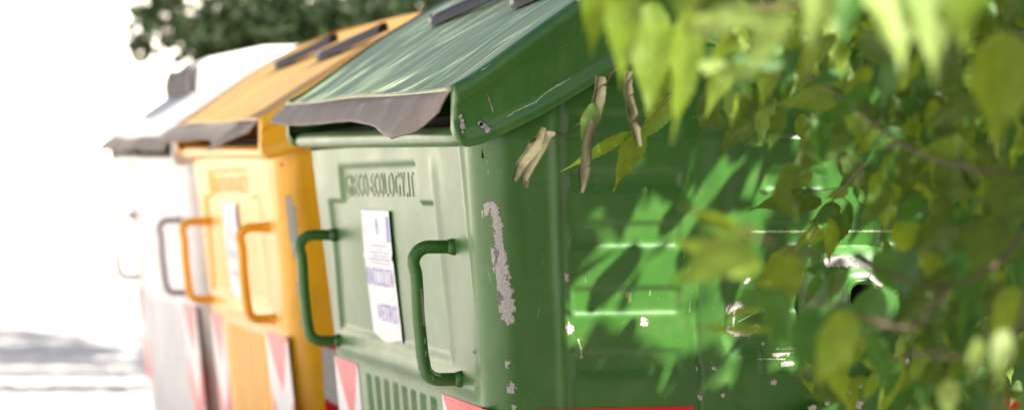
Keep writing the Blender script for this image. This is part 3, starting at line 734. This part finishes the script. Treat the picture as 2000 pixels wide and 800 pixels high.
# kinds: 0 fresh, 1 dark, 2 pale
hand = [
 (1165, -70, 1158, 118, 2.7, 80, 0), (1212, -60, 1218, 175, 2.6, 92, 0), (1272, 0, 1268, 240, 2.8, 105, 0), (1335, 20, 1322, 285, 2.7, 90, 0),
 (1330, -90, 1352, 90, 2.4, 90, 0), (1430, 60, 1378, 235, 2.9, 80, 0), (1400, -60, 1420, 60, 2.6, 100, 1),
 (1540, 10, 1445, 165, 2.3, 80, 2), (1596, -100, 1588, 138, 2.3, 130, 2), (1715, -90, 1768, 150, 2.3, 165, 2), (1800, -110, 1832, 176, 2.3, 120, 2),
 (1895, -90, 1888, 112, 2.3, 120, 0), (1960, 60, 1948, 300, 2.5, 160, 0), (1660, -60, 1648, 95, 2.4, 80, 0), (1990, -80, 1960, 60, 2.6, 110, 1),
 (1530, 120, 1400, 115, 2.6, 50, 0), (1360, 130, 1480, 148, 2.6, 44, 2), (1390, 25, 1560, 50, 2.3, 60, 2), (1350, 60, 1470, 25, 2.4, 60, 2),
 (1500, 165, 1402, 318, 3.4, 95, 1), (1660, 205, 1538, 358, 3.2, 110, 1), (1690, 170, 1500, 215, 3.1, 74, 0), (1770, 212, 1664, 312, 3.5, 74, 0),
 (1400, 165, 1365, 270, 4.1, 60, 1), (1475, 130, 1400, 190, 3.0, 60, 0), (1560, 165, 1610, 200, 3.5, 60, 0),
 (1250, 245, 1200, 378, 4.2, 66, 0), (1318, 185, 1240, 288, 4.15, 52, 0), (1230, 258, 1096, 338, 4.2, 30, 0), (1300, 130, 1260, 230, 3.6, 60, 0),
 (1572, 372, 1462, 412, 4.0, 46, 1), (1585, 335, 1528, 384, 3.9, 36, 0), (1600, 385, 1556, 420, 4.0, 40, 1), (1500, 378, 1478, 372, 4.0, 12, 1), (1640, 400, 1582, 436, 3.9, 44, 1),
 (1660, 410, 1590, 520, 3.7, 50, 1), (1640, 300, 1700, 380, 3.4, 60, 1),
 (1490, 520, 1305, 470, 2.5, 125, 0), (1470, 470, 1300, 565, 2.4, 90, 0), (1450, 450, 1330, 405, 2.5, 46, 0), (1470, 470, 1440, 430, 2.4, 50, 2),
 (1520, 640, 1330, 640, 2.7, 36, 0), (1560, 560, 1390, 640, 2.8, 40, 0), (1520, 560, 1510, 690, 2.7, 90, 0), (1585, 600, 1560, 740, 2.6, 100, 0),
 (1660, 600, 1590, 768, 2.5, 120, 0), (1700, 500, 1850, 585, 2.7, 130, 0), (1780, 470, 1830, 600, 2.9, 90, 0),
 (1720, 560, 1650, 690, 2.8, 110, 0), (1860, 620, 1740, 790, 2.8, 80, 0), (1760, 690, 1710, 840, 2.9, 60, 0), (1900, 560, 1880, 700, 2.7, 90, 0), (1910, 660, 1900, 745, 2.4, 60, 2), (1960, 640, 1950, 760, 2.4, 70, 2),
 (1990, 560, 1930, 680, 2.6, 110, 0), (1850, 740, 1860, 830, 2.5, 70, 2), (1960, 420, 1900, 560, 2.8, 150, 1), (1880, 300, 1840, 420, 3.0, 110, 1), (1990, 330, 1960, 470, 2.8, 130, 1),
 (1800, 300, 1860, 400, 3.2, 90, 1), (1720, 330, 1750, 440, 3.3, 80, 0), (1870, 430, 1770, 500, 2.9, 90, 1), (1550, 480, 1480, 560, 3.0, 80, 0),
 (1780, 210, 1745, 330, 3.4, 70, 1), (1700, 250, 1640, 230, 3.0, 60, 0), (1860, 180, 1800, 300, 3.2, 100, 1), (1745, 435, 1850, 580, 2.75, 130, 0), (1850, 480, 1760, 560, 2.8, 90, 0), (1650, 600, 1585, 755, 2.6, 130, 0), (1700, 650, 1745, 770, 2.7, 90, 3), (1560, 500, 1500, 640, 2.65, 100, 0), (1920, 500, 1850, 600, 2.7, 100, 3), (1620, 690, 1660, 800, 2.7, 80, 0), (1500, 560, 1545, 690, 2.6, 90, 3), (1480, 570, 1440, 600, 2.7, 60, 0),
]
for (x0, y0, x1, y1, d, w_, k) in hand:
    if k == 0 and x0 > 1450 and rnd.random() < .35: k = 3
    if x0 > 1480 and y0 > 430: w_ *= .76
    d = d if d < 2.35 else min(4.3, 2.35 + (d - 2.35) * (2.3 if x0 > 1540 and y0 > 430 else 1.5))
    put(x0, y0, x1, y1, d, w_, k, d1=d + rnd.uniform(-.05, .05), roll=rnd.uniform(-.45, .45), curl=rnd.uniform(.02, .3), fold=rnd.uniform(.1, .45))
lit = [(1060, 620), (1100, 560), (1120, 490), (1160, 410), (1210, 310), (1300, 250), (1420, 240), (1560, 200), (1700, 240), (1800, 420), (1760, 640), (1500, 700), (1380, 760), (1350, 690), (1200, 680), (1080, 660)]
def inside(x, y, P):
    c = False
    for i in range(len(P)):
        (xa, ya_), (xb, yb_) = P[i], P[i - 1]
        if (ya_ > y) != (yb_ > y) and x < (xb - xa) * (y - ya_) / (yb_ - ya_) + xa: c = not c
    return c
nrm = Vector((0, -1, -TB)).normalized(); P0 = Vector(OG) + Vector((0, 0, ZL))
# random leaves inside the hanging mass, thickening to the right
tw_pts = []
for _ in range(620):
    x = 1400 + 640 * (rnd.random() ** .62); y = rnd.uniform(-60, 840); d = rnd.uniform(3.1, 4.4)
    lim = 1480 + 60 * math.sin(y * .012) if y < 420 else 1560
    if x < lim and rnd.random() < .95: continue
    if 1430 < x < 1780 and 400 < y < 800 and rnd.random() < .78: continue       # opening round the socket
    if 1560 < x < 1770 and 480 < y < 660: continue
    if x < 1720 and 230 < y < 420 and rnd.random() < .8: continue
    L_ = rnd.uniform(.05, .088) * FPX / d; a = R(rnd.gauss(100, 38)); 
    C_ = at(x, y, d); t_ = (C_ - P0).dot(nrm) / SUN.dot(nrm); hx, hy, hd = pix(C_ - SUN * t_)
    if inside(hx, hy, lit) and rnd.random() < .6: continue
    put(x, y, x + L_ * math.cos(a), y + L_ * math.sin(a), d, L_ * rnd.uniform(.42, .56), rnd.choice((0, 1, 1, 1, 3, 3)), d1=d + rnd.uniform(-.04, .04), roll=rnd.uniform(-1.1, 1.1), curl=rnd.uniform(0, .45), fold=rnd.uniform(.1, .5))
for (xa, ya_, xb, yb_, d_, n_) in ((1700, 305, 1590, 470, 3.95, 9), (1900, 330, 1640, 190, 3.5, 12), (1660, 520, 1480, 560, 3.7, 7), (1990, 420, 1800, 470, 3.4, 10), (1960, 690, 1800, 690, 3.3, 9), (1700, 620, 1600, 700, 3.5, 6), (1480, 120, 1330, 70, 3.8, 8), (1640, 60, 1480, 120, 3.4, 8), (1930, 200, 1760, 60, 3.3, 8), (1760, 690, 1640, 770, 3.4, 6)):
    for k_ in range(n_):
        f_ = (k_ + .5) / n_; x = xa + (xb - xa) * f_; y = ya_ + (yb_ - ya_) * f_; dd = d_ + rnd.uniform(-.08, .08)
        a = math.atan2(yb_ - ya_, xb - xa) + (1 if k_ % 2 else -1) * rnd.uniform(.5, 1.1); L_ = rnd.uniform(.035, .062) * FPX / dd
        put(x, y, x + L_ * math.cos(a), y + L_ * math.sin(a) + L_ * .35, dd, L_ * .62, rnd.choice((0, 0, 1, 3)), roll=rnd.uniform(-.7, .7), curl=rnd.uniform(0, .3), fold=rnd.uniform(.15, .4), serr=.1)
for _ in range(230):        # small leaves of the upper twigs
    x = rnd.uniform(1420, 2020); y = rnd.uniform(-20, 430); dd = rnd.uniform(3.5, 4.35)
    if x < 1700 and y > 240 - (x - 1420) * .1: continue
    a = R(rnd.gauss(95, 40)); L_ = rnd.uniform(.045, .075) * FPX / dd
    put(x, y, x + L_ * math.cos(a), y + L_ * math.sin(a), dd, L_ * .6, rnd.choice((0, 0, 1, 3)), roll=rnd.uniform(-.9, .9), curl=rnd.uniform(0, .4), fold=rnd.uniform(.15, .45), serr=.1)
foliage = LF.build('foliage', [M['leaf'], M['leaf_dark'], M['leaf_pale'], M['leaf_green']], tree)
# upper crown: leaves added unseen outside the frame to shade the bins. Keeps a gap where the sun reaches the end of the green bin
LU = LM()
def shading_leaf(C_, lo=.07, hi=.12):
    px_, py_, d_ = pix(C_)
    if d_ < .4 or (-150 < px_ < 2150 and -170 < py_ < 980): return False
    t_ = (C_ - P0).dot(nrm) / SUN.dot(nrm); H_ = C_ - SUN * t_; hx, hy, hd = pix(H_)
    if inside(hx, hy, lit) and rnd.random() < .975: return False
    L_ = rnd.uniform(lo, hi); dr = Vector((rnd.gauss(0, .6), rnd.gauss(0, .6), rnd.gauss(-.7, .4))).normalized()
    V, U, F = leaf_verts(C_, C_ + dr * L_, Vector((rnd.gauss(0, 1), rnd.gauss(0, 1), rnd.gauss(0, 1))), L_ * .55, .2, .25, rnd, False)
    LU.add([loc(p) for p in V], U, F, rnd.choice((0, 1, 1))); return True
cnt = 0
while cnt < 1500:            # loose outer crown
    C_ = Vector((rnd.uniform(.6, 5.2), rnd.uniform(.6, 4.3), rnd.uniform(1.9, 4.8)))
    if ((C_.x - 3.1) / 2.7) ** 2 + ((C_.y - 2.3) / 2.2) ** 2 + ((C_.z - 3.3) / 1.6) ** 2 > 1: continue
    cnt += shading_leaf(C_)
cnt = 0; tries = 0
while cnt < 5200 and tries < 60000:      # leaves added along the sun's rays to shade the bin end
    tries += 1
    q = Vector((OG[0] + rnd.uniform(-.16, 1.6), OG[1] - .03, rnd.uniform(.55, 1.75)))
    cnt += shading_leaf(q + SUN * rnd.uniform(1.0, 2.6))
cnt = 0; tries = 0
while cnt < 1000 and tries < 60000:      # leaves added above to dim the lids
    tries += 1
    x_ = rnd.uniform(-.1, .9); q = Vector((OG[0] + x_, OG[1] + rnd.uniform(-.1, 1.9), ip(PT_TOP, x_)))
    cnt += shading_leaf(q + SUN * rnd.uniform(1.6, 4.2), .08, .13)
cnt = 0; tries = 0
while cnt < 1400 and tries < 60000:  # leaves added to keep sun off the orange lid end
    tries += 1
    q = Vector((OO[0] + rnd.uniform(-.1, .6), OO[1] - .03, rnd.uniform(1.2, 1.8)))
    cnt += shading_leaf(q + SUN * rnd.uniform(2.2, 4.6), .09, .14)
cnt = 0; tries = 0
while cnt < 1100 and tries < 60000:      # leaves added to dim the hanging twigs
    tries += 1
    q = at(rnd.uniform(1380, 2050), rnd.uniform(170, 850), rnd.uniform(2.6, 4.3))
    cnt += shading_leaf(q + SUN * rnd.uniform(.7, 2.2))
LU.build('added_shade_foliage', [M['leaf'], M['leaf_dark']], tree)
# trunk, limbs and twigs
mb = MB(); pts = [(0, 0, -.05), (.03, .02, .6), (-.04, .05, 1.3), (.02, .12, 2.1), (-.05, .2, 3.0), (-.1, .3, 3.9)]
mb.tube(pts, [.15, .12, .10, .085, .065, .03], 18); mb.build('trunk', M['bark'], tree)
def limb(P, r0, r1, name='branch', mat='twig'):
    P = [Vector(p) for p in P]; Q = []
    for i in range(len(P) - 1):
        for k in range(6):
            s = k / 6; a = P[max(i - 1, 0)]; b_ = P[i]; c = P[i + 1]; e = P[min(i + 2, len(P) - 1)]
            Q.append(.5 * ((2 * b_) + (c - a) * s + (2 * a - 5 * b_ + 4 * c - e) * s * s + (3 * b_ - a - 3 * c + e) * s ** 3))
    Q.append(P[-1]); n_ = len(Q); mb = MB()
    mb.tube([loc(q) + Vector((noise.noise(q * 20), noise.noise(q * 20 + Vector((9, 0, 0))), 0)) * .002 for q in Q], [r0 + (r1 - r0) * i / (n_ - 1) for i in range(n_)], 8)
    return mb.build(name, M[mat], tree)
top = TO + Vector((0, .1, 2.1))
limb([top, at(2300, -250, 3.1), at(1980, -60, 2.9), at(1700, -110, 2.7), at(1350, -90, 2.7), at(1150, -100, 2.7)], .035, .004, mat='bark')
limb([top, at(2350, 250, 3.0), at(2050, 330, 3.0), at(1900, 330, 3.0), at(1760, 280, 3.2), at(1600, 160, 3.4), at(1480, 120, 3.6), at(1330, 60, 3.9), at(1212, 128, 4.1), at(1180, 172, 4.15)], .0030, .0012)
limb([at(1980, -60, 2.9), at(1760, 10, 2.9), at(1560, 10, 2.7), at(1400, 20, 2.6)], .006, .002)
limb([at(2050, 330, 3.0), at(1980, 480, 2.9), at(1850, 560, 2.8), at(1700, 520, 2.8), at(1560, 490, 2.7), at(1470, 460, 2.5)], .0032, .0013)
limb([at(1850, 560, 2.8), at(1780, 640, 2.7), at(1640, 600, 2.7), at(1530, 560, 2.7)], .004, .0015)
limb([at(1760, 280, 3.2), at(1710, 300, 3.6), at(1650, 365, 3.9), at(1620, 400, 3.95), at(1580, 470, 3.95)], .0026, .0012)
limb([at(1650, 365, 3.9), at(1600, 372, 4.0), at(1560, 376, 4.0)], .0014, .0008)
limb([at(1620, 400, 3.95), at(1600, 430, 3.8), at(1530, 500, 3.6)], .0016, .001)
limb([at(2050, 330, 3.0), at(2000, 600, 2.7), at(1930, 690, 2.6), at(1800, 690, 2.7), at(1740, 700, 2.8)], .0035, .0014)
limb([at(1330, 60, 3.9), at(1310, 130, 4.0), at(1312, 188, 4.15)], .0014, .0009)
limb([at(1312, 188, 4.15), at(1250, 250, 4.2), at(1232, 258, 4.2)], .0012, .0008)
limb([at(1180, 172, 4.15), at(1140, 230, 4.2), at(1104, 262, 4.2), at(1085, 270, 4.2)], .0014, .0009)
limb([at(1330, 60, 3.9), at(1235, 100, 3.95), at(1228, 150, 4.0)], .0014, .0009)
# dried rolled leaves
def rolled(pts, rads, name, turns=1.35):
    P = [Vector(p) for p in pts]; k = len(P); Q = []; RR = []
    for i in range(k - 1):
        for s in range(7): Q.append(P[i].lerp(P[i + 1], s / 7)); RR.append(rads[i] + (rads[i + 1] - rads[i]) * s / 7)
    Q.append(P[-1]); RR.append(rads[-1]); L = LM(); V = []; U = []; F = []; n_ = 20; m_ = len(Q)
    tdir = (Q[-1] - Q[0]).normalized(); up = tdir.orthogonal().normalized(); bb = tdir.cross(up)
    for i, q in enumerate(Q):
        for j in range(n_ + 1):
            a = 2 * math.pi * turns * j / n_ + i * .05; r_ = RR[i] * (1 - .35 * j / n_) * (1 + .42 * noise.noise(Vector((i * .22, j * .3, rads[0] * 900))) + .15 * noise.noise(Vector((i * .9, j * .9, 3))))
            V.append(loc(q + up * (.003 * math.sin(i * .33 + rads[0] * 5e3)) + (up * math.cos(a) + bb * math.sin(a)) * r_)); U.append(((j / n_) * 2 - 1, i / m_))
    for i in range(m_ - 1):
        for j in range(n_): F.append((i * (n_ + 1) + j, i * (n_ + 1) + j + 1, (i + 1) * (n_ + 1) + j + 1, (i + 1) * (n_ + 1) + j))
    L.add(V, U, F, 0); return L.build(name, [M['dried']], tree, label='tan dried leaf curled into a tube')
k = 4.2 / FPX
rolled([at(1062, 250, 4.2), at(1050, 282, 4.2), at(1020, 325, 4.18), at(1004, 352, 4.18)], [5 * k, 15 * k, 11 * k, 4 * k], 'dried_leaf')
rolled([at(1100, 262, 4.22), at(1070, 262, 4.2), at(1048, 300, 4.2), at(1028, 352, 4.2), at(1024, 362, 4.2)], [3 * k, 11 * k, 10 * k, 9 * k, 6 * k], 'dried_leaf')
rolled([at(1172, 150, 4.15), at(1168, 200, 4.15), at(1152, 262, 4.15), at(1140, 340, 4.15), at(1136, 376, 4.15)], [12 * k, 14 * k, 15 * k, 12 * k, 4 * k], 'dried_leaf')
rolled([at(1230, 140, 4.0), at(1228, 190, 4.0), at(1240, 240, 4.02), at(1250, 285, 4.02)], [10 * k, 9 * k, 11 * k, 5 * k], 'dried_leaf')
L1 = LM(); put(1160, 200, 1134, 292, 4.14, 44, 0, parent=L1, roll=.3); L1.build('drooping_leaf', [M['leaf_dark']], tree)

# ---------------------------------------------------------------- background tree
rnd = random.Random(8)
TC = (5.2, 15.0, 0)
bt = empty('shade_tree', TC); tag(bt, 'large dark green tree overhanging behind the white and orange bins', 'tree')
mb = MB(); mb.tube([(0, 0, -.05), (.05, .1, 1.0), (-.05, .1, 2.2), (.1, 0, 3.6), (0, .1, 5.2)], [.24, .20, .17, .13, .06], 16); mb.build('trunk', M['bark'], bt)
for (dx, dy, dz) in ((-2.6, -.4, 3.0), (-1.6, 1.6, 3.6), (1.8, -1.0, 3.4), (2.0, 1.4, 3.8), (-.6, -2.2, 3.4), (-3.0, .6, 3.6)):
    mb = MB(); mb.tube([(0, 0, 2.0), (dx * .4, dy * .4, 2.0 + (dz - 2) * .55), (dx * .75, dy * .75, dz * .95), (dx, dy, dz + .5)], [.09, .06, .035, .012], 10); mb.build('limb', M['bark'], bt)
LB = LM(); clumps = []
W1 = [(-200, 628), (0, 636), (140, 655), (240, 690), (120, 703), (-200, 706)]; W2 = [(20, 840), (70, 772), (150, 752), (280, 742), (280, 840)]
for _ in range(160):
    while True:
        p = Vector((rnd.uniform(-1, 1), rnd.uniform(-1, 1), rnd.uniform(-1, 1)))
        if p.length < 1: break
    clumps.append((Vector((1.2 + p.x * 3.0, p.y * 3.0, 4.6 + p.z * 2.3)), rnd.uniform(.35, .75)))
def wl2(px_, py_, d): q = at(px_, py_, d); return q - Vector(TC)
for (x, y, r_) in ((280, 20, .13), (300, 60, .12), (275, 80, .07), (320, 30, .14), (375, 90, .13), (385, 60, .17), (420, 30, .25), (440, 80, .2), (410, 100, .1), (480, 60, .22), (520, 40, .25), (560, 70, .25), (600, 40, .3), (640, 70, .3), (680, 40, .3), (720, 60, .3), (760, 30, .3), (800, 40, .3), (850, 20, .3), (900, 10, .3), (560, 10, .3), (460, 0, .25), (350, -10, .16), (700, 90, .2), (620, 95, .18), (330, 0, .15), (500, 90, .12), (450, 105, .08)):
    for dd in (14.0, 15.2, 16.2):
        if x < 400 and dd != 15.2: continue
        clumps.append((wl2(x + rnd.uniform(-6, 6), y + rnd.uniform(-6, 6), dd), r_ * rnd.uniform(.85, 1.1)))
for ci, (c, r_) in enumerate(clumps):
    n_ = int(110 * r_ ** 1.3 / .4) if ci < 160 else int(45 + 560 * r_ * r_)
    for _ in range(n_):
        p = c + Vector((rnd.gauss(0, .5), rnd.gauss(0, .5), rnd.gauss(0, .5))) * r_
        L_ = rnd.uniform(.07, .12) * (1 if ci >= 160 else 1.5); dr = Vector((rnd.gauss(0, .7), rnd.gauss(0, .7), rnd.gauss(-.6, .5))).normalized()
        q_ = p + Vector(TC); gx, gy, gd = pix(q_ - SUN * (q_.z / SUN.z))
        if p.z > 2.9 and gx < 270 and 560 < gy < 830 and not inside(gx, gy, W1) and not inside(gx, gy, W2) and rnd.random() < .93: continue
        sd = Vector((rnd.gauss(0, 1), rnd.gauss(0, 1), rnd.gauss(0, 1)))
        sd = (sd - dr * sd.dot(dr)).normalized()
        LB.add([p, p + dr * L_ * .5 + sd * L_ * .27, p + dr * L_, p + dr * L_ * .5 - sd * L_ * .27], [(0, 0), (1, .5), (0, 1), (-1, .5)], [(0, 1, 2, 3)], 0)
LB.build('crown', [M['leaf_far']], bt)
